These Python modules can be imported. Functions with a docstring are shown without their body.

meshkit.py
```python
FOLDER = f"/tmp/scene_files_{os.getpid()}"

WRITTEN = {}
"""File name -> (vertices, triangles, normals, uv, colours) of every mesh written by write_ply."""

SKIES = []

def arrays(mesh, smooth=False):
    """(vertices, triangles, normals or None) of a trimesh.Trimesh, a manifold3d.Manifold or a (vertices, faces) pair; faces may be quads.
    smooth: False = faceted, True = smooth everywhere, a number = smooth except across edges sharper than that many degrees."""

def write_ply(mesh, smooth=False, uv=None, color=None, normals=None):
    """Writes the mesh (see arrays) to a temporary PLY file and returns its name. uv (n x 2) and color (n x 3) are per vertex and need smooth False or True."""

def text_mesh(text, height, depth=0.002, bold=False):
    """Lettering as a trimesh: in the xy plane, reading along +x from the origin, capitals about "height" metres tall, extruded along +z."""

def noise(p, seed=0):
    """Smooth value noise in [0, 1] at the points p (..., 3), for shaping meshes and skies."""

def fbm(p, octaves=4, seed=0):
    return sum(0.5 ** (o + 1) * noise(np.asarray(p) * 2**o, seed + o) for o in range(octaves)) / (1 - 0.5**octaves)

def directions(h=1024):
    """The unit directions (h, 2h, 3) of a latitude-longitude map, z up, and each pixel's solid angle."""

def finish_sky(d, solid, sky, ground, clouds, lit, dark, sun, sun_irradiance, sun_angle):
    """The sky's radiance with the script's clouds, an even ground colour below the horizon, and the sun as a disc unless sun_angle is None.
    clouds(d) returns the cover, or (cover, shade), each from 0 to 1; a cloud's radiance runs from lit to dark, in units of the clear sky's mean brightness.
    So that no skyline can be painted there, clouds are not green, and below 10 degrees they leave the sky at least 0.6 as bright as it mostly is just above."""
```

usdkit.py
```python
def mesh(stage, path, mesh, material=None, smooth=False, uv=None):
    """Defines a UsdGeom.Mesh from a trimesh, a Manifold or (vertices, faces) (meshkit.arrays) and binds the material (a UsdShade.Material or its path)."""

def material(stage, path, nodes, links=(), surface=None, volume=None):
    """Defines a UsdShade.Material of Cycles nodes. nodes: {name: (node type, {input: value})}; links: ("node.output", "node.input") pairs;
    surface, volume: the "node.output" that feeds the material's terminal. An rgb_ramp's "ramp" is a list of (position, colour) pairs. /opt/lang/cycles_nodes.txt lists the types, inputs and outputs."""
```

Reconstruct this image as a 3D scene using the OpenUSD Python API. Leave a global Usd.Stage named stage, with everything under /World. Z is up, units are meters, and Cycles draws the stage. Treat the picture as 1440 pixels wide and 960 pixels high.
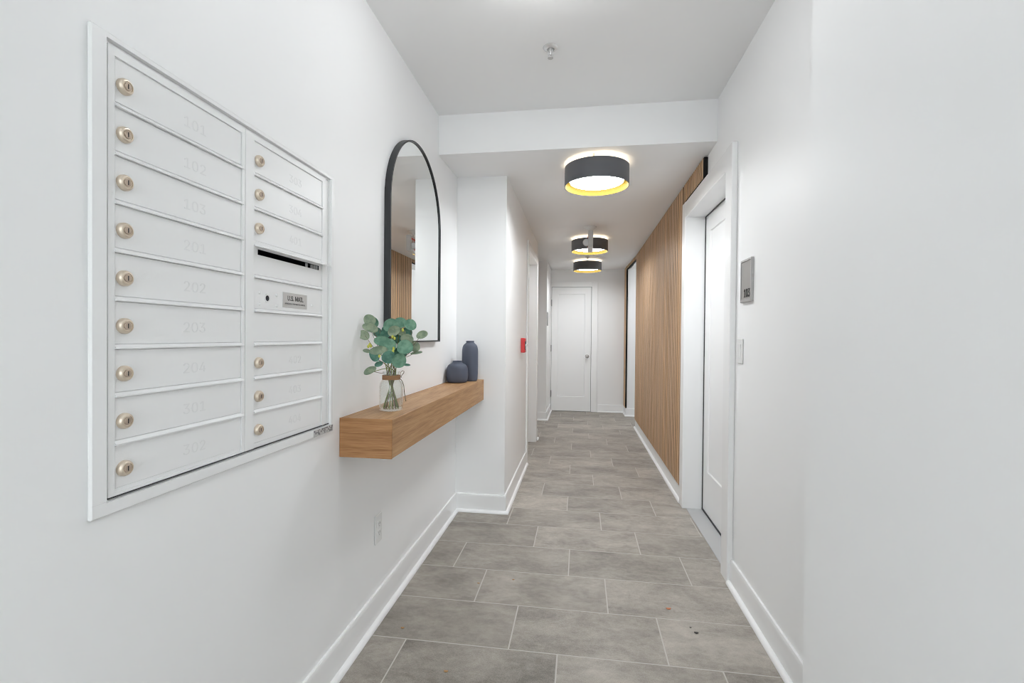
import math, random
import numpy as np, trimesh, manifold3d as mf
from shapely.geometry import Polygon, box as sbox
from shapely.ops import unary_union
import usdkit, meshkit
from pxr import Usd, UsdGeom, UsdLux, UsdShade, Gf, Sdf

stage = Usd.Stage.CreateInMemory()
UsdGeom.SetStageUpAxis(stage, 'Z'); UsdGeom.SetStageMetersPerUnit(stage, 1.0)
UsdGeom.Xform.Define(stage, '/World'); UsdGeom.Scope.Define(stage, '/World/Looks')
rng = random.Random(7)
PI = math.pi

# ------------------------------------------------------------------ camera, light, exposure
EYE = 1.232
YAW, PITCH, ROLL, FPX = 0.142489503, -0.0101966368, 0.00856661302, 665.772170
EXPOSURE = 1.71
LAMP = 15.0          # radiance of a drum lamp's diffuser
DOMELAMP = 5.0      # radiance of the entry's opal dome lamp
SKY = .53
def camera():
    cy, sy = math.cos(YAW), math.sin(YAW)
    f = np.array([-sy*math.cos(PITCH), cy*math.cos(PITCH), math.sin(PITCH)])
    r = np.array([cy, sy, 0.0]); u = np.cross(r, f)
    c, s = math.cos(ROLL), math.sin(ROLL)
    r, u = c*r + s*u, -s*r + c*u
    cam = UsdGeom.Camera.Define(stage, '/World/Camera')
    cam.CreateHorizontalApertureAttr(36.0); cam.CreateVerticalApertureAttr(24.0)
    cam.CreateFocalLengthAttr(36.0*FPX/1440.0)
    cam.CreateExposureAttr(EXPOSURE); cam.CreateClippingRangeAttr((0.03, 200.0))
    m = Gf.Matrix4d(*r, 0, *u, 0, *(-f), 0, 0, 0, EYE, 1)
    cam.AddTransformOp().Set(m)
camera()
dome = UsdLux.DomeLight.Define(stage, '/World/Sky')
dome.CreateIntensityAttr(SKY); dome.CreateColorAttr(Gf.Vec3f(0.92, 0.95, 1.0))

# ------------------------------------------------------------------ materials
LK = '/World/Looks/'
def lin(r, g, b):
    return tuple((c/12.92 if c <= .04045 else ((c+.055)/1.055)**2.4) for c in (r/255., g/255., b/255.))
def plain(name, col, rough=.5, metal=0., bump=0., bscale=200., **kw):
    n = {'p': ('principled_bsdf', dict(base_color=col, roughness=rough, metallic=metal, **kw))}
    l = []
    if bump:
        n['g'] = ('geometry', {}); n['t'] = ('noise_texture', {'scale': bscale, 'detail': 3.0})
        n['b'] = ('bump', {'strength': bump, 'distance': .002})
        l = [('g.position', 't.vector'), ('t.fac', 'b.height'), ('b.normal', 'p.normal')]
    return usdkit.material(stage, LK+name, n, l, surface='p.BSDF')
M = {}
M['wall'] = plain('wall_paint', (.925, .925, .925), .5, bump=.06, bscale=90)
M['ceil'] = plain('ceiling_paint', (.935, .935, .935), .45, bump=.05, bscale=90)
M['trim'] = plain('trim_paint', (.92, .92, .92), .28, bump=.03, bscale=40)
M['door'] = plain('door_paint', (.89, .89, .89), .33, bump=.03, bscale=60)
M['box'] = plain('cabinet_enamel', (.89, .89, .89), .36, bump=.10, bscale=420)
M['etch'] = plain('etched_number', (.83, .83, .83), .4)
M['dark'] = plain('dark_cavity', (.012, .012, .02), .7)
M['gap'] = plain('rubber_seal', (.045, .045, .048), .6)
M['plate'] = plain('engraved_plate', (.58, .57, .56), .4, .35)
M['ink'] = plain('black_print', (.03, .03, .03), .5)
M['greyink'] = plain('grey_print', (.20, .19, .20), .5)
M['sticker'] = plain('worn_sticker', (.55, .54, .54), .5)
M['lock'] = plain('lock_brass_nickel', lin(222, 208, 190), .38, .55)
M['plug'] = plain('lock_plug', lin(190, 172, 156), .42, .5)
M['nickel'] = plain('satin_nickel', (.50, .49, .48), .22, 1.)
M['hinge'] = plain('grey_hinge', (.28, .28, .28), .4, .8)
M['mirror'] = plain('mirror_glass', (.90, .91, .90), .0, 1.)
M['blackmetal'] = plain('black_metal', (.022, .023, .026), .38, 0.)
M['felt'] = plain('black_felt', (.012, .011, .010), .95)
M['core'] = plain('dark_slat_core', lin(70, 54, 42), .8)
M['vase'] = plain('matt_slate_ceramic', lin(80, 86, 101), .62, bump=.08, bscale=300)
M['shade'] = plain('charcoal_shade', lin(92, 93, 97), .55, sheen_weight=.15)
M['gold'] = plain('gold_lining', (.085, .052, .0013), .6, 0., specular_ior_level=.12)
M['white'] = plain('white_plastic', (.80, .80, .79), .35)
M['outlet'] = plain('outlet_plastic', (.80, .80, .79), .4)
M['greyplastic'] = plain('grey_plastic', (.60, .60, .60), .4)
M['red'] = plain('red_enamel', lin(205, 48, 50), .35)
M['redglow'] = plain('red_letter', lin(200, 40, 34), .4)
M['twine'] = plain('jute_twine', lin(168, 128, 92), .9, bump=.6, bscale=900)
M['cord'] = plain('jute_cord', lin(116, 104, 88), .9)
M['sign'] = plain('brushed_sign_frame', (.46, .455, .45), .38, .6)
M['signin'] = plain('sign_panel', (.37, .355, .34), .45, .3)
M['stem'] = plain('plant_stem', lin(122, 134, 72), .6)
M['branch'] = plain('plant_twig', lin(120, 104, 84), .6)
M['bud'] = plain('plant_bud', lin(206, 206, 92), .6)
M['steel'] = plain('sprinkler_metal', (.72, .72, .72), .3, .6)
M['grout'] = plain('pale_grout', lin(196, 192, 186), .9)
M['concrete'] = plain('outdoor_concrete', (.42, .41, .40), .9, bump=.3, bscale=30)
M['crumb1'] = plain('dry_leaf_tan', lin(176, 138, 98), .8)
M['crumb2'] = plain('dry_leaf_orange', lin(196, 124, 88), .8)
M['crumb3'] = plain('dark_crumb', lin(84, 80, 78), .8)
M['collar'] = usdkit.material(stage, LK+'glowing_collar', {'e': ('emission', {'color': (1.0, .82, .58), 'strength': .78})}, [], surface='e.emission')
def glow(name, strength, col=(.935, .972, 1.0)):
    return usdkit.material(stage, LK+name, {'e': ('emission', {'color': col, 'strength': strength})}, [], surface='e.emission')
M['lens'] = plain('emergency_lens', (.75, .76, .78), .15)

def glass(name, tint):
    return usdkit.material(stage, LK+name, {'f': ('layer_weight', {'blend': .5}), 'pw': ('math', {'math_type': 'power', 'value2': 3.2}), 'ma': ('math', {'math_type': 'multiply_add', 'value2': .9, 'value3': .04}), 't': ('transparent_bsdf', {'color': tint}), 'g': ('glossy_bsdf', {'color': (1., 1., 1.), 'roughness': .01}),
        'm': ('mix_closure', {})}, [('f.facing', 'pw.value1'), ('pw.value', 'ma.value1'), ('ma.value', 'm.fac'), ('t.BSDF', 'm.closure1'), ('g.BSDF', 'm.closure2')], surface='m.closure')
M['pane'] = glass('window_pane', (.96, .98, .97))
M['jar'] = glass('clear_jar_glass', (.955, .97, .965))

def tile_mat(name, tone):
    a, b, c = [tuple(x*tone for x in lin(*q)) for q in ((126, 120, 113), (164, 157, 148), (194, 187, 177))]
    n = {'g': ('geometry', {}), 'oi': ('object_info', {}), 'mu': ('math', {'math_type': 'multiply', 'value2': 37.0}),
         'mp': ('mapping', {'scale': (1.0, 1.7, 1.0)}),
         'n1': ('noise_texture', {'dimensions': '4D', 'scale': 3.4, 'detail': 8.0, 'roughness': .62, 'distortion': .5}),
         'n2': ('noise_texture', {'dimensions': '4D', 'scale': 26.0, 'detail': 6.0, 'roughness': .7}),
         'n3': ('noise_texture', {'dimensions': '4D', 'scale': 260.0, 'detail': 2.0}),
         'mx': ('mix', {'mix_type': 'mix', 'fac': .34}), 'mx2': ('mix', {'mix_type': 'mix', 'fac': .28}),
         'r': ('rgb_ramp', {'ramp': [(0.0, a), (.38, a), (.51, b), (.65, c), (1.0, c)]}),
         'wn': ('white_noise_texture', {'dimensions': '1D'}), 'tone': ('map_range', {'from_min': 0., 'from_max': 1., 'to_min': .88, 'to_max': 1.10}),
         'tm': ('mix', {'mix_type': 'multiply', 'fac': 1.0}),
         'bp': ('bump', {'strength': .25, 'distance': .0015}),
         'p': ('principled_bsdf', {'roughness': .52, 'specular_ior_level': .35})}
    l = [('g.position', 'mp.vector'), ('oi.random', 'mu.value1')]
    for k in ('n1', 'n2', 'n3'):
        l += [('mp.vector', k+'.vector'), ('mu.value', k+'.w')]
    l += [('n1.fac', 'mx.color1'), ('n2.fac', 'mx.color2'), ('mx.color', 'mx2.color1'), ('n3.fac', 'mx2.color2'), ('mx2.color', 'r.fac'),
          ('oi.random', 'wn.w'), ('wn.value', 'tone.value'), ('r.color', 'tm.color1'), ('tone.result', 'tm.color2'), ('tm.color', 'p.base_color'),
          ('n2.fac', 'bp.height'), ('bp.normal', 'p.normal')]
    return usdkit.material(stage, LK+name, n, l, surface='p.BSDF')
TILES = [tile_mat('stone_tile_%s' % k, t) for k, t in (('a', .96), ('b', 1.0), ('c', 1.05))]

def wood_mat(name, dark, mid, light, scale, fine, rough, spread):
    n = {'g': ('geometry', {}), 'oi': ('object_info', {}), 'mu': ('math', {'math_type': 'multiply', 'value2': 23.0}),
         'mp': ('mapping', {'scale': scale}), 'mp2': ('mapping', {'scale': fine}),
         'n1': ('noise_texture', {'dimensions': '4D', 'scale': 1.0, 'detail': 6.0, 'roughness': .6, 'distortion': .6}),
         'n2': ('noise_texture', {'dimensions': '4D', 'scale': 1.0, 'detail': 4.0, 'roughness': .7}),
         'mx': ('mix', {'mix_type': 'mix', 'fac': .45}),
         'r': ('rgb_ramp', {'ramp': [(0.0, dark), (.36, dark), (.5, mid), (.66, light), (1.0, light)]}),
         'wn': ('white_noise_texture', {'dimensions': '1D'}), 'tone': ('map_range', {'from_min': 0., 'from_max': 1., 'to_min': 1-spread, 'to_max': 1+spread}),
         'tm': ('mix', {'mix_type': 'multiply', 'fac': 1.0}),
         'bp': ('bump', {'strength': .25, 'distance': .001}),
         'p': ('principled_bsdf', {'roughness': rough, 'specular_ior_level': .35})}
    l = [('g.position', 'mp.vector'), ('g.position', 'mp2.vector'), ('oi.random', 'mu.value1'), ('mp.vector', 'n1.vector'), ('mp2.vector', 'n2.vector'), ('mu.value', 'n1.w'), ('mu.value', 'n2.w'),
         ('n1.fac', 'mx.color1'), ('n2.fac', 'mx.color2'), ('mx.color', 'r.fac'), ('oi.random', 'wn.w'), ('wn.value', 'tone.value'),
         ('r.color', 'tm.color1'), ('tone.result', 'tm.color2'), ('tm.color', 'p.base_color'), ('mx.color', 'bp.height'), ('bp.normal', 'p.normal')]
    return usdkit.material(stage, LK+name, n, l, surface='p.BSDF')
M['shelf'] = wood_mat('shelf_oak', lin(146, 106, 72), lin(178, 138, 98), lin(198, 160, 120), (16., 2.2, 44.), (120., 9., 330.), .5, .0)
M['shelfend'] = wood_mat('shelf_oak_end', lin(134, 90, 54), lin(168, 122, 80), lin(190, 144, 100), (2.6, 16., 50.), (11., 120., 340.), .5, .0)
SLATS = [wood_mat('slat_oak_%s' % k, *[tuple(v*t*q for v, q in zip(lin(*c), (1.24*a, 1.17, 1.06*b))) for c in ((160, 132, 106), (188, 158, 130), (206, 178, 152))], (40., 40., 1.2), (300., 300., 6.), .5, .05)
         for k, t, a, b in (('a', 1.0, 1.0, 1.0), ('b', 1.1, 1.0, .97), ('c', .88, 1.02, .96), ('d', .98, 1.06, .88), ('e', 1.03, .97, 1.06))]

def leaf_mat(name, c1, c2):
    n = {'g': ('geometry', {}), 't': ('noise_texture', {'scale': 45.0, 'detail': 4.0}), 'r': ('rgb_ramp', {'ramp': [(0.0, c1), (.4, c1), (.62, c2), (1.0, c2)]}),
         'p': ('principled_bsdf', {'roughness': .6}), 'tr': ('translucent_bsdf', {}), 'm': ('mix_closure', {'fac': .18})}
    l = [('g.position', 't.vector'), ('t.fac', 'r.fac'), ('r.color', 'p.base_color'), ('r.color', 'tr.color'), ('p.BSDF', 'm.closure1'), ('tr.BSDF', 'm.closure2')]
    return usdkit.material(stage, LK+name, n, l, surface='m.closure')
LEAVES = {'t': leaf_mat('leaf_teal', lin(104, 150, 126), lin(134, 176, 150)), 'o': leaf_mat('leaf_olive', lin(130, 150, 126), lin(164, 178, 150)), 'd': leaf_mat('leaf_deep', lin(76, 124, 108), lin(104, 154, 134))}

# ------------------------------------------------------------------ mesh helpers
def cat(*ms):
    return trimesh.util.concatenate([m for m in ms])
def bx(x0, x1, y0, y1, z0, z1, b=0.0):
    """box, its edges chamfered by b"""
    if not b:
        m = trimesh.creation.box([x1-x0, y1-y0, z1-z0]); m.apply_translation([(x0+x1)/2, (y0+y1)/2, (z0+z1)/2]); return m
    pts = []
    for x, sx in ((x0, 1), (x1, -1)):
        for y, sy in ((y0, 1), (y1, -1)):
            for z, sz in ((z0, 1), (z1, -1)):
                pts += [(x, y+sy*b, z+sz*b), (x+sx*b, y, z+sz*b), (x+sx*b, y+sy*b, z)]
    return trimesh.convex.convex_hull(np.array(pts))
def man(m):
    return mf.Manifold(mf.Mesh(vert_properties=np.asarray(m.vertices, np.float32), tri_verts=np.asarray(m.faces, np.uint32)))
def tri(m):
    q = m.to_mesh(); return trimesh.Trimesh(q.vert_properties[:, :3], q.tri_verts, process=False)
def cut(a, *bs):
    a = man(a)
    for b in bs: a = a - man(b)
    return tri(a)
def lathe(prof, seg=48):
    """closed or open profile [(r, z)] turned about z"""
    return trimesh.creation.revolve(np.array(prof, float), sections=seg)
def tube(pts, r, sides=8, closed=False):
    p = np.asarray(pts, float); n = len(p)
    rr = np.broadcast_to(np.asarray(r, float), (n,))
    t = np.gradient(p, axis=0); t /= np.linalg.norm(t, axis=1, keepdims=True)+1e-12
    ref = np.array([0, 0, 1.]) if abs(t[0][2]) < .9 else np.array([1., 0, 0])
    v = []; a = np.cross(t[0], ref); a /= np.linalg.norm(a)
    for i in range(n):
        a = a - t[i]*(a@t[i]); a /= np.linalg.norm(a); b = np.cross(t[i], a)
        for k in range(sides):
            an = 2*PI*k/sides; v.append(p[i]+rr[i]*(math.cos(an)*a+math.sin(an)*b))
    f = []
    for i in range(n-1):
        for k in range(sides):
            q = (k+1) % sides; f += [(i*sides+k, i*sides+q, (i+1)*sides+q), (i*sides+k, (i+1)*sides+q, (i+1)*sides+k)]
    v += [p[0], p[-1]]; c0, c1 = len(v)-2, len(v)-1
    for k in range(sides):
        q = (k+1) % sides; f += [(c0, q, k), (c1, (n-1)*sides+k, (n-1)*sides+q)]
    return trimesh.Trimesh(np.array(v), np.array(f), process=False)
def bez(a, b, c, n=9):
    t = np.linspace(0, 1, n)[:, None]; a, b, c = map(np.asarray, (a, b, c))
    return (1-t)**2*a+2*t*(1-t)*b+t*t*c
def extr(poly, h):
    return trimesh.creation.extrude_polygon(poly, h, engine='earcut')
def place(m, X, Y, Z, o):
    """mesh axes x,y,z -> world vectors X,Y,Z with origin o"""
    T = np.eye(4); T[:3, 0] = X; T[:3, 1] = Y; T[:3, 2] = Z; T[:3, 3] = o
    m = m.copy(); m.apply_transform(T); return m
EX, EY, EZ = np.eye(3)
def on_left(m, x, y, z):   # drawing plane on a wall that faces +x; reads towards +y
    return place(m, EY, EZ, EX, (x, y, z))
def on_right(m, x, y, z):  # a wall that faces -x; reads towards -y
    return place(m, -EY, EZ, -EX, (x, y, z))
def rod(axis, r, l, seg=24):
    m = trimesh.creation.cylinder(radius=r, height=l, sections=seg)
    if axis == 'x': m.apply_transform(trimesh.transformations.rotation_matrix(PI/2, [0, 1, 0]))
    if axis == 'y': m.apply_transform(trimesh.transformations.rotation_matrix(PI/2, [1, 0, 0]))
    return m
def mv(m, x, y, z):
    m = m.copy(); m.apply_translation([x, y, z]); return m

# ------------------------------------------------------------------ prim helpers
def path_for(name, parent):
    base = (parent.GetPath().pathString if parent else '/World')+'/'+name
    p, k = base, 0
    while stage.GetPrimAtPath(p):
        k += 1; p = '%s_%03d' % (base, k)
    return p
def data(o, **kw):
    for k, v in kw.items():
        if v: o.SetCustomDataByKey(k, v)
    return o
def obj(name, mesh, m, parent=None, smooth=False, label=None):
    o = usdkit.mesh(stage, path_for(name, parent), mesh, M[m] if isinstance(m, str) else m, smooth=smooth).GetPrim()
    return data(o, label=label)
def thing(name, label, cat_, loc=(0, 0, 0), group=None):
    x = UsdGeom.Xform.Define(stage, path_for(name, None)); x.AddTranslateOp().Set(Gf.Vec3d(*map(float, loc)))
    return data(x.GetPrim(), label=label, category=cat_, group=group)
def setting(name, label):
    x = UsdGeom.Xform.Define(stage, path_for(name, None))
    return data(x.GetPrim(), kind='structure', label=label)
def struct(name, mesh, m, label, smooth=False):
    return data(obj(name, mesh, m, None, smooth), kind='structure', label=label)

# ------------------------------------------------------------------ plan of the place
XL, XR = -.865, .770           # entry walls
XB = -.512                     # left wall of the passage beyond the mirror
XP = -.487                     # pier at the far left
XN = .735                      # right wall beyond the far opening
YB = 3.255                     # face of the bump-out
YE = 7.93                      # end wall
YS = -1.75                     # entrance door behind the camera
ZH = 2.352                     # passage ceiling
XT, YT = .559, 1.27            # near right wall corner
D3 = (4.62, 5.52)              # recessed door, left
D2 = (2.605, 3.56)             # door 103, right
CO = (5.70, 6.98)              # side corridor, left
NI = (6.62, 7.60)              # opening in the slat wall, right
def zc(x): return 2.576+(x-XL)*.018     # entry ceiling, slightly out of level
def zb(x): return 2.338+(x-XL)*.0155    # underside of the dropped ceiling at its front edge
def yb(x): return 2.808+(x-XL)*.036     # front edge of the dropped ceiling

# ---- floor
fl = setting('floor', 'grey stone-look porcelain tiles in staggered rows with pale grout')
rooms = [sbox(XL, YS, XR, YB), sbox(XB, YB-.01, XR, YE), sbox(XB-.11, D3[0], XB+.01, D3[1]), sbox(-2.0, CO[0], XB+.01, CO[1]), sbox(XR-.01, NI[0], 2.0, NI[1])]
plan = unary_union(rooms).difference(sbox(XT, YS-1, 2, YT)).difference(sbox(-1, CO[1], XP, 9)).difference(sbox(XN, NI[1], 3, 9))
plan = plan.buffer(.004, join_style=2)
P0, PITCHY, TL, G = 1.8352, .3075, .6118, .0042
offs = {-1: -.0753, 0: -.2676, 1: -.475, 2: -.659, 3: -.2576, 4: -.464}
obj('grout_bed', mv(extr(plan, .03), 0, 0, -.0305), 'grout', fl)
rt = random.Random(3)
for k in range(-12, 21):
    y0 = P0+k*PITCHY
    off = offs.get(k, (-.0753-.2045*(k+1)))
    for j in range(-8, 9):
        x0 = off+j*TL
        q = sbox(x0+G/2, y0+G/2, x0+TL-G/2, y0+PITCHY-G/2).intersection(plan)
        for g in getattr(q, 'geoms', [q]):
            if g.is_empty or g.area < .0004 or g.geom_type != 'Polygon': continue
            g2 = g.buffer(-.0008, join_style=2)
            if g2.is_empty or g2.geom_type != 'Polygon': continue
            dz = rt.uniform(-.0001, .0001)
            m = cat(mv(extr(g, .007), 0, 0, -.0078+dz), mv(extr(g2, .001), 0, 0, -.001+dz))
            obj('tile', m, rt.choice(TILES), fl)

# ---- ceilings
def prism(quad, z_lo, z_hi):
    n = len(quad); v = [(x, y, a) for (x, y), a in zip(quad, z_lo)]+[(x, y, z_hi) for x, y in quad]
    f = [(0, 2, 1), (0, 3, 2), (4, 5, 6), (4, 6, 7)]
    for i in range(n):
        j = (i+1) % n; f += [(i, j, n+j), (i, n+j, n+i)]
    return trimesh.Trimesh(np.array(v, float), np.array(f), process=False)
ce = setting('ceiling', 'white painted ceiling, higher over the entry than over the passage')
xa, xb_ = -1.0, .95
obj('entry_ceiling', prism([(xa, YS-.15), (xb_, YS-.15), (xb_, 2.95), (xa, 2.95)], [zc(xa), zc(xb_), zc(xb_), zc(xa)], 2.75), 'ceil', ce)
obj('ceiling_beam', prism([(xa, yb(xa)), (xb_, yb(xb_)), (xb_, 3.40), (xa, 3.40)], [zb(xa), zb(xb_), ZH, ZH], 2.70), 'wall', ce)
obj('passage_ceiling', bx(-2.15, 2.15, 3.40, 8.1, ZH, 2.6), 'ceil', ce)

# ---- walls
MBY = (.757, 1.534); MBZ = (.925, 1.765)     # hole for the mail cabinet
wl = bx(-1.0, XL, YS-.15, YB+.02, -.03, 2.62)
struct('wall_left', cut(wl, bx(-.985, XL+.05, *MBY, *MBZ)), 'wall', 'white left wall of the entry')
hb = bx(-1.0, XB, YB, CO[0], -.03, 2.40)
struct('wall_left_passage', cut(hb, bx(XB-.11, XB+.05, D3[0], D3[1], -.05, 2.085)), 'wall', 'white bump-out wall beyond the mirror with recessed door')
struct('wall_left_pier', bx(-2.15, XP, CO[1], 8.1, -.03, 2.40), 'wall', 'white pier at the far left of the passage')
struct('wall_left_corridor', cat(bx(-2.15, -2.0, CO[0]-.1, CO[1]+.02, -.03, 2.4), bx(-2.15, -.98, CO[0]-.12, CO[0], -.03, 2.4)), 'wall', 'white walls of the side corridor on the left')
wr = bx(XR, 1.0, YT-.3, NI[0], -.03, 2.66)
struct('wall_right', cut(wr, bx(XR-.05, XR+.135, D2[0], D2[1], -.05, 2.105)), 'wall', 'white right wall with the numbered door')
struct('wall_right_corner', bx(XT, .95, YS-.15, YT, -.03, 2.66, .004), 'wall', 'white near right wall that juts into the entry')
struct('wall_right_opening', cat(bx(XR, 1.0, NI[0]-.01, NI[1]+.01, 2.302, 2.40), bx(2.0, 2.15, NI[0]-.15, NI[1]+.15, -.03, 2.40), bx(.99, 2.15, NI[0]-.15, NI[0], -.03, 2.40)), 'wall', 'white walls around the side opening on the right')
struct('wall_right_end', bx(XN, 2.15, NI[1], 8.1, -.03, 2.40), 'wall', 'short white wall beyond the side opening')
struct('wall_end', bx(-.6, .85, YE, 8.1, -.03, 2.40), 'wall', 'white end wall of the passage')

# ---- baseboards
BH = .125
def base_run(par, a, b, nrm, e0=0, e1=0, shoe=True, h=BH):
    """board and quarter-round from a to b (x, y); nrm the way the wall faces; e0, e1 = 1 where the run passes an outside corner"""
    a, b, n = np.array([*a, 0.]), np.array([*b, 0.]), np.array([*nrm, 0.])
    d = (b-a)/np.linalg.norm(b-a); L = np.linalg.norm(b-a)
    prof = Polygon([(0, 0.001), (.014, 0.001), (.014, h-.012), (.009, h), (0, h)])
    BE, SE = {0: 0, 1: .014, 2: 0.}, {0: 0, 1: .033, 2: .0141}
    s0, s1 = BE[e0], BE[e1]
    side = np.cross(n, EZ)
    def run(poly, s0, s1, name):
        m = extr(poly, L+s0+s1)
        if side@d > 0: m = place(m, n, EZ, side, a-d*s0)
        else: m = place(m, n, EZ, side, b+d*s1)
        obj(name, m, 'trim', par, smooth=25)
    run(prof, s0, s1, 'board')
    if shoe:
        q = [(.014, .001)]+[(.014+.019*math.cos(t), .001+.019*math.sin(t)) for t in np.linspace(0, PI/2, 7)]
        run(Polygon(q), SE[e0], SE[e1], 'shoe_molding')
b = setting('baseboard_left', 'white baseboard with quarter round along the left wall')
base_run(b, (XL, YS), (XL, YB), (1, 0))
b = setting('baseboard_left_passage', 'white baseboard around the bump-out')
base_run(b, (XL+.014, YB), (XB, YB), (0, -1), 0, 1)
base_run(b, (XB, YB), (XB, D3[0]-.09), (1, 0), 2, 0)
base_run(b, (XB, D3[1]+.092), (XB, CO[0]), (1, 0), 0, 2)
base_run(b, (-1.0, CO[0]), (XB, CO[0]), (0, 1), 0, 1)
b = setting('baseboard_left_pier', 'white baseboard around the far left pier')
base_run(b, (-2.0, CO[1]), (XP, CO[1]), (0, -1), 0, 1)
base_run(b, (XP, CO[1]), (XP, YE), (1, 0), 2, 0)
b = setting('baseboard_right', 'white baseboard with quarter round along the right wall')
base_run(b, (XR, YT), (XR, D2[0]-.105), (-1, 0))
base_run(b, (XR, D2[1]+.102), (XR, NI[0]), (-1, 0), 0, 1)
b = setting('baseboard_right_corner', 'white baseboard of the near right wall')
base_run(b, (XT, YS), (XT, YT), (-1, 0), 0, 1)
b = setting('baseboard_end', 'white baseboard of the end wall and the wall beyond the opening')
base_run(b, (.288, YE), (XN, YE), (0, -1))
base_run(b, (XN, NI[1]), (XN, YE), (-1, 0), 2, 0)
base_run(b, (XN, NI[1]), (2.0, NI[1]), (0, -1), 1, 0)

# ---- doors
def leaf(w, h, t, sl, st, sb_, dep=.009):
    """door slab in local x (width), y (thickness, front at y=0), z, with one recessed shaker panel on the front"""
    m = bx(0, w, 0, t, 0, h, .0015)
    p = trimesh.convex.convex_hull(np.array([(x, y, z) for y, i in ((-.02, -.006), (dep, .008)) for x in (sl+i, w-sl-i) for z in (sb_+i, h-st-i)]))
    return cut(m, p)
def hinge_mesh(h=.10):
    return cat(mv(rod('z', .007, h, 12), 0, 0, 0), mv(rod('z', .0085, .006, 12), 0, 0, h/2), mv(rod('z', .0085, .006, 12), 0, 0, -h/2))
# door_1: end of the passage
d = setting('door_1', 'white single-panel shaker door at the end of the passage')
obj('door_leaf', mv(leaf(.650, 2.055, .035, .100, .110, .235), -.470, YE-.018, .006), 'door', d)
obj('casing', cat(bx(.186, .286, YE-.020, YE, .001, 2.155, .003), bx(-.487, .186, YE-.020, YE, 2.066, 2.155, .003)), 'trim', d)
obj('casing', bx(-.487, -.474, YE-.018, YE, .001, 2.066, .002), 'trim', d)
obj('door_gap', cat(bx(-.474, .186, YE-.004, YE+.02, .0005, .006), bx(-.474, -.470, YE-.004, YE+.02, 0.006, 2.066), bx(.180, .186, YE-.004, YE+.02, 0.006, 2.066), bx(-.474, .186, YE-.004, YE+.02, 2.061, 2.066)), 'gap', d)
for z in (1.80, 1.045, .29): obj('hinge', mv(hinge_mesh(), -.473, YE-.024, z), 'hinge', d, smooth=30)
k = obj('door_knob', cat(mv(rod('y', .033, .008), .118, YE-.022, .917), mv(rod('y', .010, .035), .118, YE-.040, .917)), 'nickel', d, smooth=30)
kn = trimesh.creation.icosphere(3, .030); kn.apply_scale([1, .75, 1]); obj('knob', mv(kn, .118, YE-.066, .917), 'nickel', k, smooth=True)
obj('strike_plate', bx(.178, .186, YE-.021, YE-.017, .887, .947, .001), 'hinge', d)
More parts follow.
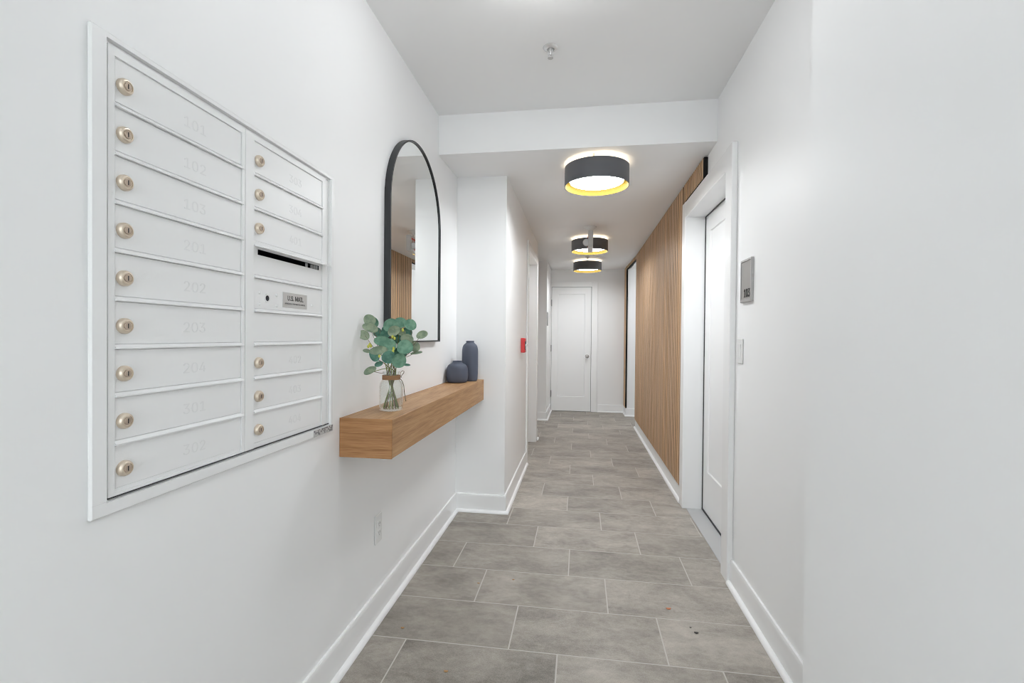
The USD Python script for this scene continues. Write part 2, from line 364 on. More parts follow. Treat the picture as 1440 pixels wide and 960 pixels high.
# door_2: door 103
d = setting('door_2', 'white shaker door of apartment 103 set back in a deep jamb on the right')
XD = .884
lf = leaf(.945, 2.085, .04, .115, .115, .285)
obj('door_leaf', place(lf, EY, EX, EZ, (XD, D2[0]+.005, .012)), 'door', d)
obj('casing', bx(.742, XR, D2[1], D2[1]+.10, .001, 2.215, .003), 'trim', d)
obj('casing', bx(.742, XR, D2[0]-.105, D2[0], .001, 2.215, .003), 'trim', d)
obj('head_casing', bx(.744, XR, D2[0], D2[1], 2.105, 2.213, .003), 'trim', d)
obj('jamb', cat(bx(.7445, XD-.004, D2[1]-.004, D2[1]+.003, .001, 2.102, .001), bx(.7445, XD-.004, D2[0]-.003, D2[0]+.004, .001, 2.102, .001)), 'trim', d)
obj('head_jamb', bx(.7445, XD-.004, D2[0]+.004, D2[1]-.004, 2.100, 2.1065), 'trim', d)
obj('door_gap', cat(bx(XD-.005, XD+.02, D2[1]-.013, D2[1]-.002, .004, 2.104), bx(XD-.005, XD+.02, D2[0]+.0, D2[0]+.005, .004, 2.104), bx(XD-.005, XD+.02, D2[0], D2[1], 2.094, 2.105), bx(XD-.006, XD+.02, D2[0], D2[1], .003, .014)), 'gap', d)
obj('threshold', bx(.772, .905, D2[0]+.004, D2[1]-.004, -.01, .004, .002), plain('pale_marble', lin(190, 190, 190), .3, bump=.1, bscale=20), d)
# door_3: recessed door on the left
d = setting('door_3', 'white door recessed in the left passage wall')
XD3 = XB-.095
obj('door_leaf', place(leaf(.885, 2.05, .035, .11, .11, .25), -EY, -EX, EZ, (XD3, D3[1]-.007, .01)), 'door', d)
obj('casing', bx(XB, XB+.017, D3[0]-.09, D3[0], .001, 2.162, .003), 'trim', d)
obj('casing', bx(XB, XB+.017, D3[1], D3[1]+.09, .001, 2.162, .003), 'trim', d)
obj('head_casing', bx(XB, XB+.016, D3[0], D3[1], 2.08, 2.160, .003), 'trim', d)
obj('jamb', cat(bx(XD3+.003, XB+.014, D3[0]-.002, D3[0]+.003, .001, 2.078), bx(XD3+.003, XB+.014, D3[1]-.003, D3[1]+.002, .001, 2.078), bx(XD3+.003, XB+.014, D3[0]+.003, D3[1]-.003, 2.076, 2.0845)), 'trim', d)
# door_4: glazed entrance behind the camera
d = setting('door_4', 'glazed entrance door and sidelight behind the photographer')
zt = 2.60
fr = bx(XL+.001, XT-.001, YS-.05, YS+.01, .001, 2.575)
fr = cut(fr, bx(-.80, .10, YS-.1, YS+.1, .10, 2.10), bx(.16, .50, YS-.1, YS+.1, .10, 2.10), bx(-.80, .50, YS-.1, YS+.1, 2.17, 2.51))
obj('door_frame', fr, 'trim', d)
for q in ((-.80, .10, .10, 2.10), (.16, .50, .10, 2.10), (-.80, .50, 2.17, 2.51)):
    obj('pane', bx(q[0]-.005, q[1]+.005, YS-.024, YS-.016, q[2]-.005, q[3]+.005), 'pane', d)
obj('pull_handle', tube(bez((.04, YS+.03, .85), (.04, YS+.10, 1.05), (.04, YS+.03, 1.25), 12), .010), 'nickel', d, smooth=True)
struct('ground', bx(-6, 6, -9, YS-.15, -.2, -.02), 'concrete', 'concrete pavement outside the entrance')

# ------------------------------------------------------------------ slat wall
sw = thing('slat_wall_panel', 'vertical oak slat wood panelling with black edge trim along the right passage wall', 'wood panel')
obj('felt_backing', cat(bx(.757, XR, D2[1]+.10, NI[0]+.0, BH+.001, 2.350), bx(.757, XR, 3.085, D2[1]+.10, 2.217, 2.350),
    bx(XN-.013, XN, NI[1], YE-.002, BH+.002, 2.350)), 'felt', sw)
obj('edge_trim', bx(.747, XR, 3.066, 3.085, 2.217, 2.348), 'felt', sw, label='black end cap above the door')
obj('edge_trim', bx(.749, .757, 3.085, D2[1]+.10, 2.214, 2.222), 'felt', sw)
obj('edge_trim', bx(XN-.024, XN, NI[1]-.012, NI[1]-.001, BH+.03, 2.300), 'felt', sw, label='black edge at the far side of the opening')
obj('edge_trim', prism([(.748, NI[0]), (XR, NI[0]), (XN, NI[1]-.001), (XN-.024, NI[1]-.001)], [2.292]*4, 2.301), 'felt', sw)
rw = random.Random(21)
PIT, SWD = .040, .0275
y = 3.087; i = 0
while y < YE-.02:
    y1 = min(y+SWD, YE-.002)
    if y1 < D2[1]+.10: z0, xf, xbk = 2.222, .7455, .7575
    elif y < D2[1]+.10: y = D2[1]+.101; continue
    elif y1 <= NI[0]: z0, xf, xbk = BH+.0015, .7455, .7575
    elif y < NI[0]: y = NI[0]+.003; continue
    elif y1 <= NI[1]: z0 = 2.301; t = (y-NI[0])/(NI[1]-NI[0]); xf = .7455-.034*t; xbk = xf+.024
    elif y < NI[1]: y = NI[1]+.001; continue
    else: z0, xf, xbk = BH+.003, XN-.0235, XN-.0125
    so = obj('slat', bx(xf, xf+.0014, y, y1, z0, 2.349, .0004), SLATS[rw.choice((0, 0, 1, 2, 3, 4))], sw)
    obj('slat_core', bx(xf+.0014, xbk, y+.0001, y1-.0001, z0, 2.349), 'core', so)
    y += PIT; i += 1

# ------------------------------------------------------------------ mail cabinet
mc = thing('mailbox_cabinet', 'white built-in apartment mailbox cabinet with numbered locking doors on the left wall', 'mailbox')
XF = XL+.004       # front plane of the steel frame
trim = bx(XL+.0005, XL+.009, .722, 1.556, .896, 1.782, .003)
trim = cut(trim, trimesh.convex.convex_hull(np.array([(x, yy, zz) for x, e in ((XL-.02, 0.), (XL+.03, 0.006)) for yy in (.755-e, 1.537+e) for zz in (.924-e, 1.767+e)])))
obj('surround_trim', trim, 'box', mc)
obj('trim_mitre', cat(bx(XL+.0088, XL+.0095, .724, .755, .922, .9232)), 'etch', mc)
ROWS = [1.7480-.0907*i for i in range(10)]
LY, RY = (.771, 1.1075), (1.153, 1.490)
body = bx(-.975, XF, MBY[0]+.001, MBY[1]-.001, MBZ[0]+.001, MBZ[1]-.001)
slotz = (1.4475, 1.4625)
hole = bx(-.96, XF+.02, 1.170, 1.474, *slotz)
body = cut(body, bx(XF-.004, XF+.02, LY[0], LY[1], ROWS[9], ROWS[0]), bx(XF-.004, XF+.02, RY[0], RY[1], ROWS[9]-.012, ROWS[0]), bx(XF-.003, XF+.02, 1.117, 1.1195, MBZ[0], MBZ[1]), bx(XF-.006, XF+.02, 1.508, MBY[1]+.01, MBZ[0]-.1, MBZ[1]+.1), hole)
obj('steel_frame', body, 'box', mc)
liner = cut(bx(-.9595, XF-.0042, 1.1702, 1.4738, slotz[0]+.0001, slotz[1]-.0001), bx(-.957, XF+.02, 1.171, 1.473, slotz[0]+.0006, slotz[1]-.0006))
obj('slot_liner', liner, 'dark', mc)
obj('shadow_gap', bx(XF-.002, XF+.001, .757, 1.534, .9242, .9268), 'gap', mc)
def rail(y0, y1, z):
    # sloping lip: proud at its lower edge so that it shades the door below
    return trimesh.convex.convex_hull(np.array([(x, yy, zz) for yy in (y0, y1) for x, zz in ((XF-.003, z+.007), (XF+.0035, z+.001), (XF+.0035, z-.0015), (XF-.003, z-.0015))]))
for i in range(1, 9): obj('rail', rail(LY[0], LY[1]+.004, ROWS[i]), 'box', mc)
for i in (1, 2, 4, 5, 6, 7, 8): obj('rail', rail(RY[0], RY[1]+.004, ROWS[i]), 'box', mc)
def lock(par, y, z):
    prof = [(0, .0), (.0150, .0), (.0150, .0055), (.0138, .0085), (.0118, .0105), (.0098, .0110), (.0096, .0096), (.0, .0096)]
    obj('lock', on_left(lathe(prof, 28), XF-.003, y, z), 'lock', par, smooth=30)
    obj('lock_plug', on_left(lathe([(0, .0090), (.0072, .0090), (.0072, .0110), (.0064, .0116), (0, .0116)], 24), XF-.003, y, z), 'plug', par, smooth=30)
    obj('keyway', bx(XF-.003+.0112, XF-.003+.0120, y-.0009, y+.0009, z-.0045, z+.0045), 'ink', par)
def mdoor(ys, z1, z0, num, k):
    dr = obj('door', bx(XF-.0065, XF-.0025, ys[0]+.0015, ys[1]-.0015, z0+.0075, z1-.002, .0012), 'box', mc)
    lock(dr, ys[0]+.019, (z1+z0)/2-.003)
    t = meshkit.text_mesh(num, .0225, .0006); t.apply_scale([1.12, 1, 1])
    w = t.bounds[1][0]
    obj('number', on_left(t, XF-.0027, ys[0]+.1875-w/2, (z1+z0)/2-.0135), 'etch', dr)
for i, num in enumerate(('101', '102', '103', '201', '202', '203', '204', '301', '302')):
    mdoor(LY, ROWS[i], ROWS[i+1], num, i)
for i, num in ((0, '303'), (1, '304'), (2, '401'), (6, '402'), (7, '403'), (8, '404')):
    mdoor(RY, ROWS[i], ROWS[i+1], num, i)
# letter slot with hood
sp = obj('slot_panel', cut(bx(XF-.0065, XF-.0025, RY[0]+.0015, RY[1]-.0015, ROWS[4]+.0075, ROWS[3]-.002, .001), hole), 'box', mc)
hood = trimesh.convex.convex_hull(np.array([(x, yy, zz) for x, ya, yb2, zz in ((XF-.004, 1.154, 1.512, 1.4745), (XF-.004, 1.154, 1.512, 1.470), (XF+.021, 1.162, 1.512, 1.4665), (XF+.021, 1.162, 1.512, 1.4635)) for yy in (ya, yb2)]))
obj('slot_hood', hood, 'box', sp)
for yq in (1.408, 1.437, 1.452, 1.466): obj('slot_finger', bx(XF-.012, XF-.006, yq, yq+.004, slotz[0]+.0008, slotz[1]-.0008), 'sticker', sp)
# mail panel
mp_ = obj('mail_panel', bx(XF-.0065, XF-.0025, RY[0]+.0015, RY[1]-.0015, ROWS[5]+.0075, ROWS[4]-.002, .0012), 'box', mc)
obj('key_ring', on_left(lathe([(.0075, 0), (.0118, 0), (.0112, .0022), (.0082, .0022), (.0075, 0)], 24), XF-.003, 1.209, 1.333), 'white', mp_, smooth=30)
obj('key_hole', mv(rod('x', .0078, .001), XF-.0022, 1.209, 1.333), 'dark', mp_)
for yy, zz in ((1.177, 1.346), (1.250, 1.345), (1.177, 1.315), (1.252, 1.315), (1.432, 1.328)):
    obj('rivet', on_left(lathe([(0, .0028), (.0025, .0025), (.0044, .0012), (.005, 0), (0, 0)], 16), XF-.003, yy, zz), 'box', mp_, smooth=40)
obj('name_plate', bx(XF-.003, XF-.0016, 1.279, 1.402, 1.3125, 1.3575), 'plate', mp_, label='grey mail plate with black print')
t = meshkit.text_mesh('U.S. MAIL', .0135, .0004, bold=True); w = t.bounds[1][0]
t.apply_scale([.082/w, 1, 1]); obj('lettering', on_left(t, XF-.0016, 1.300, 1.3345), 'ink', mp_)
t = meshkit.text_mesh('APPROVED BY POSTMASTER GENERAL', .0044, .0003); w = t.bounds[1][0]
t.apply_scale([.104/w, 1, 1]); obj('lettering', on_left(t, XF-.0016, 1.288, 1.3225), 'ink', mp_)
obj('blank_panel', bx(XF-.0065, XF-.0025, RY[0]+.0015, RY[1]-.0015, ROWS[6]+.0075, ROWS[5]-.002, .0012), 'box', mc)
# worn label on the trim
sk = obj('worn_label', bx(XL+.0088, XL+.0097, 1.432, 1.553, .8975, .9195), 'sticker', mc, label='small worn grey label on the lower trim')
rs = random.Random(5)
ink = []
for c in range(15):
    y0 = 1.434+c*.0078
    for r in range(3):
        if rs.random() < (.85 if r == 0 else .5): ink.append(bx(XL+.0096, XL+.0099, y0, y0+rs.uniform(.004, .0078), .9145-r*.006-rs.uniform(0, .003), .9185-r*.006))
obj('worn_print', cat(*ink), 'greyink', sk)

# ------------------------------------------------------------------ mirror
XM = XL+.030
mir = thing('wall_mirror', 'tall arched wall mirror in a thin black frame above the wooden shelf', 'mirror')
def arch(y0, y1, z0, z1, n=48):
    r = (y1-y0)/2; c = (y0+y1)/2; zc_ = z1-r
    return [(y0, z0), (y1, z0)]+[(c+r*math.cos(a), zc_+r*math.sin(a)) for a in np.linspace(0, PI, n)]
ao, ai = Polygon(arch(2.003, 2.765, 1.199, 2.222)), Polygon(arch(2.011, 2.757, 1.207, 2.214))
obj('frame', on_left(extr(ao.difference(ai), .030), XL+.0005, 0, 0), 'blackmetal', mir, smooth=20)
obj('backing', on_left(extr(Polygon(arch(2.0105, 2.7575, 1.2065, 2.2145)), .018), XL+.0006, 0, 0), 'blackmetal', mir)
obj('mirror_glass', on_left(extr(Polygon(arch(2.0112, 2.7568, 1.2072, 2.2138)), .005), XL+.0187, 0, 0), 'mirror', mir)

# ------------------------------------------------------------------ shelf
sh = thing('floating_shelf', 'thick brown oak floating shelf on the left wall under the arched mirror', 'shelf')
obj('shelf_board', bx(XL+.0005, -.6645, 1.622, 3.254, .789, .931, .0015), 'shelf', sh)
obj('end_board', bx(XL+.0005, -.6640, 1.6155, 1.6225, .7885, .9312, .001), 'shelfend', sh)

# ------------------------------------------------------------------ vases
def vase(name, label, prof, loc):
    v = thing(name, label, 'vase', loc)
    prof = np.array(prof, float)
    t = np.linspace(0, 1, len(prof)); tt = np.linspace(0, 1, 60)
    from scipy.interpolate import PchipInterpolator
    sm = np.stack([PchipInterpolator(t, prof[:, 0])(tt), PchipInterpolator(t, prof[:, 1])(tt)], 1)
    outer = sm; inner = sm[::-1].copy(); inner[:, 0] = np.maximum(inner[:, 0]-.005, .001); inner[:-6, 1] = np.minimum(inner[:-6, 1], prof[-1, 1]-.0005)
    inner = inner[inner[:, 1] > .012]
    obj('body', lathe(np.vstack([[(0, 0)], outer, inner, [(0, .012)]]), 56), 'vase', v, smooth=50)
    return v
vase('round_vase', 'short squat slate-blue vase on the far end of the shelf', [(.050, 0), (.062, .004), (.068, .020), (.0705, .050), (.068, .090), (.058, .112), (.040, .124), (.033, .128), (.031, .134), (.032, .140)], (-.790, 3.005, .9313))
vase('tall_vase', 'tall cylindrical slate-blue vase behind the squat one on the shelf', [(.044, 0), (.050, .006), (.053, .035), (.0545, .100), (.0545, .185), (.0515, .222), (.043, .243), (.032, .253), (.027, .258), (.0265, .264), (.028, .270)], (-.735, 3.130, .9313))

# ------------------------------------------------------------------ jar and eucalyptus
JX, JY, JZ = -.751, 1.818, .9313
jr = thing('glass_jar', 'clear glass bottle vase with jute twine round its neck near the front of the shelf', 'vase', (JX, JY, JZ))
outer = [(0, .0), (.040, .0), (.0455, .004), (.0465, .012), (.0465, .098), (.0445, .110), (.038, .121), (.0335, .128), (.0325, .135), (.0325, .150), (.0345, .153), (.0345, .157)]
inner = [(.0325, .157), (.0305, .150), (.0305, .133), (.036, .119), (.0425, .108), (.0445, .098), (.0445, .014), (.042, .009), (0, .009)]
obj('glass_body', lathe(outer+inner, 48), 'jar', jr, smooth=40)
wrap = [tube([(.0342*math.cos(a), .0342*math.sin(a), .126+k*.0036) for a in np.linspace(0, 2*PI, 30)], .0019, 6) for k in range(5)]
obj('twine_wrap', cat(*wrap), 'twine', jr, smooth=True)
# local directions as seen from the entry: u to the right, w towards the viewer
W = np.array([-JX, -JY, 0.]); W /= np.linalg.norm(W); U = np.cross(EZ, W)
def lp(u, v, w): return U*u+W*w+EZ*v
obj('twine_bow', tube([lp(*q) for q in ((.034, .130, .012), (.040, .140, .014), (.048, .150, .014), (.050, .157, .013), (.044, .160, .012), (.036, .152, .013), (.035, .141, .014), (.040, .133, .016))], .0013, 6), 'cord', jr, smooth=True)
obj('twine_tail', tube([lp(*q) for q in ((.035, .128, .013), (.043, .118, .018), (.049, .100, .022), (.051, .075, .024), (.055, .050, .023), (.057, .038, .022))], .0013, 6), 'cord', jr, smooth=True)

bq = thing('eucalyptus_bouquet', 'bunch of round-leaved green eucalyptus stems standing in the glass jar', 'plant', (JX, JY, JZ))
# leaves: u, v (cm right of and above the jar's base), half-width, half-height (cm), roll (deg), w (cm towards the viewer), tone
LV = [(-8.6, 36.2, 2.3, 2.5, 40, -2, 'o'), (-7.0, 35.4, 1.9, 2.3, 10, -3, 't'), (-8.2, 33.2, 3.2, 1.8, -18, -.5, 'o'), (-10.7, 30.2, 2.4, 1.9, -30, -1, 'o'),
      (-.2, 34.2, 3.2, 2.8, 10, .5, 't'), (3.4, 35.3, 2.9, 2.2, 0, -1.5, 't'), (7.4, 34.6, 2.6, 2.3, -20, -1, 't'), (.9, 32.0, 2.6, 2.0, 30, 2.0, 'o'),
      (-3.0, 30.2, 2.8, 1.6, 20, 1, 'd'), (-3.3, 27.9, 3.5, 2.0, -8, 3, 't'), (-.2, 26.2, 2.2, 2.6, 0, 3.5, 't'), (6.1, 29.0, 2.7, 1.9, -10, 1, 'o'),
      (5.2, 25.6, 3.2, 2.9, 8, 4, 't'), (9.3, 25.6, 2.1, 2.2, 0, -1, 'o'), (12.0, 30.6, 2.5, 1.6, 22, 0, 'o'), (-4.9, 24.3, 3.5, 1.7, 8, 4, 'o'),
      (-6.6, 22.4, 1.8, 2.8, 24, 2.5, 'd'), (-.9, 21.6, 2.9, 2.5, 0, 4.5, 'd'), (2.9, 20.4, 2.9, 3.0, -10, 5, 't'), (-4.9, 18.8, 1.7, 1.1, 20, 1, 'd'),
      (-8.2, 16.2, 2.7, 1.4, 28, .5, 'o'), (9.8, 23.2, 2.5, .6, 8, 1, 'o'), (6.0, 18.4, 1.5, .5, -4, 1, 'd'), (-9.4, 24.0, 1.6, .8, -10, 1, 'o'),
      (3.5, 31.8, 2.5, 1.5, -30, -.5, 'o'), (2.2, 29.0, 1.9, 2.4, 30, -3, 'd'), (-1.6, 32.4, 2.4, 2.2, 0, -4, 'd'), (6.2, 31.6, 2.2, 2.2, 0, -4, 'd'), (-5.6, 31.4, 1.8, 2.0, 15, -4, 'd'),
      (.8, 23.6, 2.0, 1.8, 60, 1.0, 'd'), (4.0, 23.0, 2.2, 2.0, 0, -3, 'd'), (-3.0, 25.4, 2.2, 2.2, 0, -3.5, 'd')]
rl = random.Random(11)
def leaf_mesh(a, b_):
    rings, seg = 4, 18; v = [(0, 0, 0)]; f = []
    for r in range(1, rings+1):
        q = r/rings
        for k in range(seg):
            t = 2*PI*k/seg
            x, y_ = a*q*math.cos(t), b_*q*math.sin(t)
            x *= 1-.10*math.sin(t)*q
            v.append((x, y_, .16*(a+b_)/2*q*q*(1-.5*math.cos(2*t))-.05*a*(1-abs(math.cos(t)))*q))
    for k in range(seg): f.append((0, 1+k, 1+(k+1) % seg))
    for r in range(rings-1):
        for k in range(seg):
            A, B = 1+r*seg+k, 1+r*seg+(k+1) % seg
            f += [(A, A+seg, B+seg), (A, B+seg, B)]
    v = np.array(v); f = np.array(f); n = len(v)
    back = v-np.array([0, 0, .0005])
    e = [(1+(rings-1)*seg+k, 1+(rings-1)*seg+(k+1) % seg) for k in range(seg)]
    side = [(a_, a_+n, b2+n) for a_, b2 in e]+[(a_, b2+n, b2) for a_, b2 in e]
    return trimesh.Trimesh(np.vstack([v, back]), np.vstack([f, f[:, ::-1]+n, np.array(side)]), process=False)
for (u, v_, a, b_, roll, w, tone) in LV:
    m = leaf_mesh(a/100, b_/100)
    R = trimesh.transformations.euler_matrix(math.radians(rl.uniform(-13, 13)), math.radians(rl.uniform(-14, 14)), math.radians(roll), 'rxyz')
    m.apply_transform(R)
    obj('leaf', place(m, U, EZ, W, lp(u/100, v_/100, w/100)), LEAVES[tone], bq, smooth=60)
for i in range(14):
    an = 2*PI*i/14+.3; foot = np.array([.030*math.cos(an), .030*math.sin(an), .0105])
    neck = np.array([.017*math.cos(an+2.6), .017*math.sin(an+2.6), .138+.004*(i % 3)])
    tops = [LV[j] for j in (18, 17, 15, 12, 9, 4, 13, 20, 5, 2, 10, 7, 16, 11)]
    u, v_, a, b_, roll, w, _ = tops[i]
    top = lp(u*.92/100, (v_-b_*.6)/100, (w-.4)/100)
    p = np.vstack([bez(foot, (foot+neck)/2+np.array([0, 0, .01]), neck, 7), bez(neck, neck+np.array([0, 0, .04])+(neck-foot)*.06, top, 9)[1:]])
    obj('stem', tube(p, np.linspace(.0023, .0013, len(p)), 6), 'stem' if i % 3 else 'branch', bq, smooth=True)
for (u, v_, w, u0, v0) in ((-8.6, 33.5, -1, -3.5, 22), (-10.2, 30.0, -1, -5.0, 23), (11.4, 30.2, 0, 7.0, 25), (7.2, 33.5, -1, 8.6, 27), (-4.6, 32.5, -2, -5.2, 26), (-7.8, 16.0, .5, -3.0, 15.0), (9.4, 23.4, 1, 4, 21)):
    obj('twig', tube(bez(lp(u0/100, v0/100, 0), lp((u*.45+u0*.55)/100+.004, (v_*.35+v0*.65)/100-.004, .002), lp(u/100, v_/100, w/100)), .0010, 5), 'branch', bq, smooth=True)
for (u, v_, w) in ((-8.4, 26.4, 1), (-7.9, 25.9, 1.5), (-8.9, 25.7, 1), (.4, 29.6, 2.5), (1.2, 29.0, 2.8), (4.4, 32.3, 1), (.8, 25.0, 4.4), (.6, 24.0, 4.6), (-4.6, 22.0, 3.5)):
    g = trimesh.creation.icosphere(2, .0046); g.apply_scale([1, 1, 1.5]); obj('bud', mv(g, *lp(u/100, v_/100, w/100)), 'bud', bq, smooth=True)

# ------------------------------------------------------------------ ceiling lamps
def lamp(x, y, zceil, label, power, group=None):
    gl = glow('lamp_diffuser_%d' % round(y*100), LAMP*power)
    t = thing('drum_lamp', label, 'ceiling lamp', (x, y, zceil), group)
    R, H, gap = .2045, .122, .028
    obj('canopy', lathe([(0, 0), (.090, 0), (.090, -.012), (0, -.012)], 40), 'white', t, smooth=30)
    z0 = -gap-H; z1 = -gap
    obj('shade', lathe([(R, z0), (R, z1), (R-.0022, z1), (R-.0022, z0), (R, z0)], 96), 'shade', t, smooth=30)
    obj('gold_lining', lathe([(R-.0024, z0+.001), (R-.0024, z1-.001), (R-.0040, z1-.001), (R-.0040, z0+.001), (R-.0024, z0+.001)], 96), 'gold', t, smooth=30)
    obj('diffuser', lathe([(0, z0+.027), (.163, z0+.027), (.170, z0+.030), (.173, z0+.036), (.173, z0+.043), (0, z0+.043)], 72), gl, t, smooth=30)
    obj('housing', lathe([(0, z0+.0432), (.171, z0+.0432), (.171, z1), (0, z1)], 72), 'white', t, smooth=30)
    obj('acrylic_collar', lathe([(R-.010, z1-.006), (R-.006, z1+.004), (R-.006, -.010), (R-.012, -.008), (.10, -.008), (.10, z1-.006), (R-.010, z1-.006)], 72), 'collar', t, smooth=30)
    for k in range(3):
        a = 2*PI*k/3+.4; ca, sa = math.cos(a), math.sin(a)
        obj('bracket', tube([(.16*ca, .16*sa, -.010), ((R-.006)*ca, (R-.006)*sa, -.010), ((R-.006)*ca, (R-.006)*sa, z1-.02)], .0025, 6), 'blackmetal', t)
    return t
t = thing('dome_lamp', 'white opal glass dome ceiling lamp over the mailboxes', 'ceiling lamp', (-.13, 1.60, zc(-.13)-.0005))
obj('canopy', lathe([(0, 0), (.075, 0), (.075, -.026), (0, -.026)], 40), 'nickel', t, smooth=30)
obj('glass_dome', lathe([(0, -.0265), (.135, -.0265), (.150, -.034), (.152, -.046), (.140, -.075), (.110, -.102), (.065, -.119), (0, -.125)], 64), glow('opal_dome', DOMELAMP, (.965, .985, 1.0)), t, smooth=40)
lamp(.096, 3.10, 2.3505, 'black and gold drum ceiling lamp just behind the dropped ceiling edge, the largest in view', 1.1)
lamp(.098, 5.45, ZH-.0005, 'middle black and gold drum ceiling lamp, partly behind the hanging exit sign', .9)
lamp(.098, 7.03, ZH-.0005, 'black and gold drum ceiling lamp nearest the end door, the smallest in view', .7)

t = thing('dome_lamp', 'white opal glass dome ceiling lamp inside the side opening on the right', 'ceiling lamp', (1.45, 7.05, ZH-.0005))
obj('canopy', lathe([(0, 0), (.075, 0), (.075, -.026), (0, -.026)], 40), 'nickel', t, smooth=30)
obj('glass_dome', lathe([(0, -.0265), (.135, -.0265), (.150, -.034), (.152, -.046), (.140, -.075), (.110, -.102), (.065, -.119), (0, -.125)], 64), glow('opal_dome_opening', 4.0, (.95, .98, 1.0)), t, smooth=40)

# ------------------------------------------------------------------ sprinklers
def sprinkler(x, y, z, label):
    t = thing('sprinkler', label, 'sprinkler', (x, y, z))
    obj('escutcheon', lathe([(.014, -.002), (.018, -.010), (.030, -.007), (.036, -.0005), (.034, 0), (.012, 0), (.014, -.002)], 32), 'steel', t, smooth=40)
    obj('body', lathe([(0, 0), (.010, 0), (.010, -.018), (.005, -.022), (.0035, -.034), (0, -.034)], 20), 'steel', t, smooth=30)
    obj('yoke', cat(tube(bez((.009, 0, -.014), (.016, 0, -.030), (.003, 0, -.046)), .0022, 6), tube(bez((-.009, 0, -.014), (-.016, 0, -.030), (-.003, 0, -.046)), .0022, 6)), 'steel', t, smooth=True)
    obj('deflector', lathe([(0, -.046), (.013, -.048), (.013, -.050), (0, -.049)], 20), 'steel', t, smooth=30)
sprinkler(-.150, 2.235, zc(-.15)-.0005, 'small metal fire sprinkler on the entry ceiling')
sprinkler(.094, 6.68, ZH-.0005, 'small metal fire sprinkler on the passage ceiling just before the farthest lamp')

# ------------------------------------------------------------------ exit sign with emergency head
ex = thing('exit_sign', 'white hanging exit sign seen edge-on in front of the middle drum lamp', 'exit sign', (.095, 4.88, ZH-.0005))
obj('canopy', lathe([(0, 0), (.062, 0), (.060, -.010), (.030, -.030), (.016, -.036), (0, -.036)], 32), 'white', ex, smooth=40)
obj('stem', mv(rod('z', .0095, .05, 12), 0, 0, -.05), 'white', ex, smooth=30)
obj('housing', bx(-.024, .024, -.15, .15, -.232, -.068, .004), 'greyplastic', ex)
for s in (-1, 1):
    t = meshkit.text_mesh('EXIT', .11, .001, bold=True); w = t.bounds[1][0]; t.apply_scale([.24/w, 1, 1])
    obj('lettering', on_left(t, .0238, -.12, -.205) if s > 0 else on_right(t, -.0238, .12, -.205), 'redglow', ex)
hd = obj('lamp_head', mv(place(lathe([(0, -.03), (.024, -.024), (.035, -.006), (.037, .010), (.034, .016), (0, .016)], 32), EX, EZ, -EY, (0, 0, 0)), -.040, -.10, -.178), 'greyplastic', ex, smooth=40)
obj('lens', mv(rod('y', .030, .004), -.040, -.117, -.178), 'lens', hd, smooth=30)

# ------------------------------------------------------------------ wall fittings
o = thing('power_outlet', 'white duplex power outlet low on the left wall below the shelf', 'outlet', (XL, 1.953, .393))
obj('cover_plate', bx(.0005, .006, -.0345, .0345, -.0635, .0635, .003), 'outlet', o)
for z in (.0195, -.0195):
    s_ = bx(.004, .0085, -.017, .017, z-.0145, z+.0145, .002); rcp = obj('socket', s_, 'outlet', o)
    for yy, zz, hh in ((-.006, .003, .004), (.006, .003, .0045)): obj('slot', bx(.0080, .0089, yy-.001, yy+.001, z+zz-hh, z+zz+hh), 'greyink', rcp)
    obj('ground_hole', mv(rod('x', .0022, .0008, 10), .0086, 0, z-.008), 'greyink', rcp)
obj('screw', mv(rod('x', .003, .002, 12), .0062, 0, 0), 'white', o)

o = thing('light_switch', 'white rocker light switch on the right wall below the room sign', 'light switch', (XR, 2.418, 1.172))
obj('cover_plate', bx(-.006, -.0005, -.036, .036, -.060, .060, .003), 'white', o)
obj('rocker', trimesh.convex.convex_hull(np.array([(x, yy, zz) for yy in (-.017, .017) for x, zz in ((-.004, -.034), (-.004, .034), (-.0075, -.033), (-.010, .033))])), 'white', o)

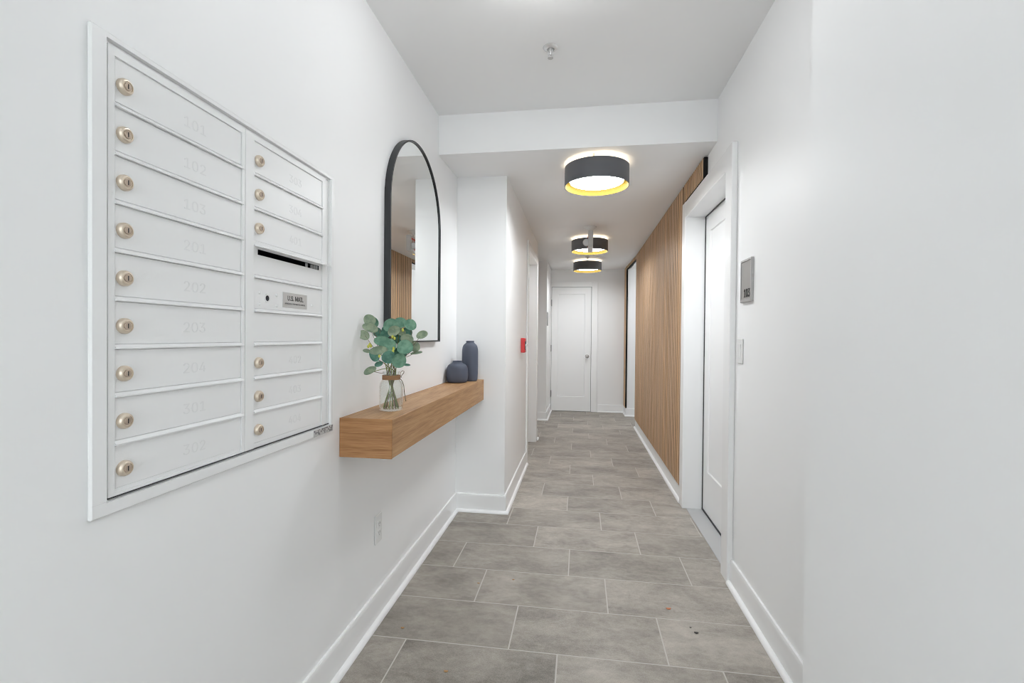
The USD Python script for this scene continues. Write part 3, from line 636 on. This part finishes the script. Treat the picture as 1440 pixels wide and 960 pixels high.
def room_sign(x, y, z, face, label, num):
    o = thing('room_sign', label, 'sign', (x, y, z))
    f = bx(-.001, .012, -.0725, .0725, -.100, .100, .002); f = cut(f, bx(.009, .03, -.062, .062, -.086, .090))
    p = bx(.0088, .0096, -.0615, .0615, -.0855, .0895)
    parts = [('frame', f, 'sign'), ('panel', p, 'signin')]
    if num:
        t = meshkit.text_mesh(num, .038, .0025); w = t.bounds[1][0]; t.apply_scale([.080/w, 1, 1]); parts.append(('number', on_left(t, .0094, -.026, -.078), 'ink'))
    for nm, m, mt in parts:
        if face < 0: m = m.copy(); m.apply_transform(np.diag([-1., -1., 1., 1.]))
        obj(nm, m, mt, o)
room_sign(XR, 2.333, 1.502, -1, 'grey metal room sign numbered 103 on the right wall', '103')
room_sign(XP, 7.075, 1.500, 1, 'grey room sign seen edge-on on the far left pier', None)

o = thing('fire_alarm', 'red fire alarm pull station on the left passage wall', 'fire alarm', (XB, 4.165, 1.157))
obj('housing', bx(.0005, .036, -.058, .058, -.064, .064, .004), 'red', o)
obj('pull_handle', cat(bx(.035, .052, -.040, .040, -.006, .010, .003), bx(.035, .048, -.010, .010, -.035, .0, .003)), 'white', o)
obj('recess_plate', bx(.0355, .0375, -.046, .046, -.040, .034, .001), 'ink', o)

# ------------------------------------------------------------------ bits on the floor
def bit(name, label, cat_, x, y, r, mat, seed, flat=.35):
    g = trimesh.creation.icosphere(2, 1.0)
    v = g.vertices*(1+.6*(meshkit.fbm(g.vertices*1.6+seed, 3)-.5)[:, None]); v = v*np.array([r, r*.62, r*flat]); v[:, 2] = np.maximum(v[:, 2], -r*flat*.4)
    v[:, 2] += r*.25*(v[:, 0]/r)**2
    v[:, 2] -= v[:, 2].min()-.0004
    o = obj(name, mv(trimesh.Trimesh(v, g.faces, process=False), x, y, 0), mat, None, smooth=60)
    data(o, label=label, category=cat_)
bit('leaf_fragment', 'tan dry leaf fragment on the floor tile near the left baseboard', 'leaf', -.728, 1.899, .008, 'crumb1', 1)
bit('leaf_fragment', 'tan dry leaf fragment on the nearest row of floor tiles', 'leaf', -.475, 1.676, .008, 'crumb1', 2)
bit('leaf_fragment', 'tiny tan leaf fragment beside a grout joint left of centre', 'leaf', -.489, 2.304, .006, 'crumb1', 3)
bit('leaf_fragment', 'tiny yellowish leaf fragment in the middle of a floor tile', 'leaf', -.322, 2.366, .006, 'crumb1', 4)
bit('leaf_fragment', 'orange dry leaf fragment on the floor toward the right wall', 'leaf', .411, 2.222, .011, 'crumb2', 5, .2)
bit('crumb', 'larger dark crumb on the floor tile near the right baseboard', 'crumb', .493, 2.057, .009, 'crumb3', 6)
bit('crumb', 'smaller dark crumb just behind the larger one on the floor', 'crumb', .478, 2.092, .0045, 'crumb3', 7)
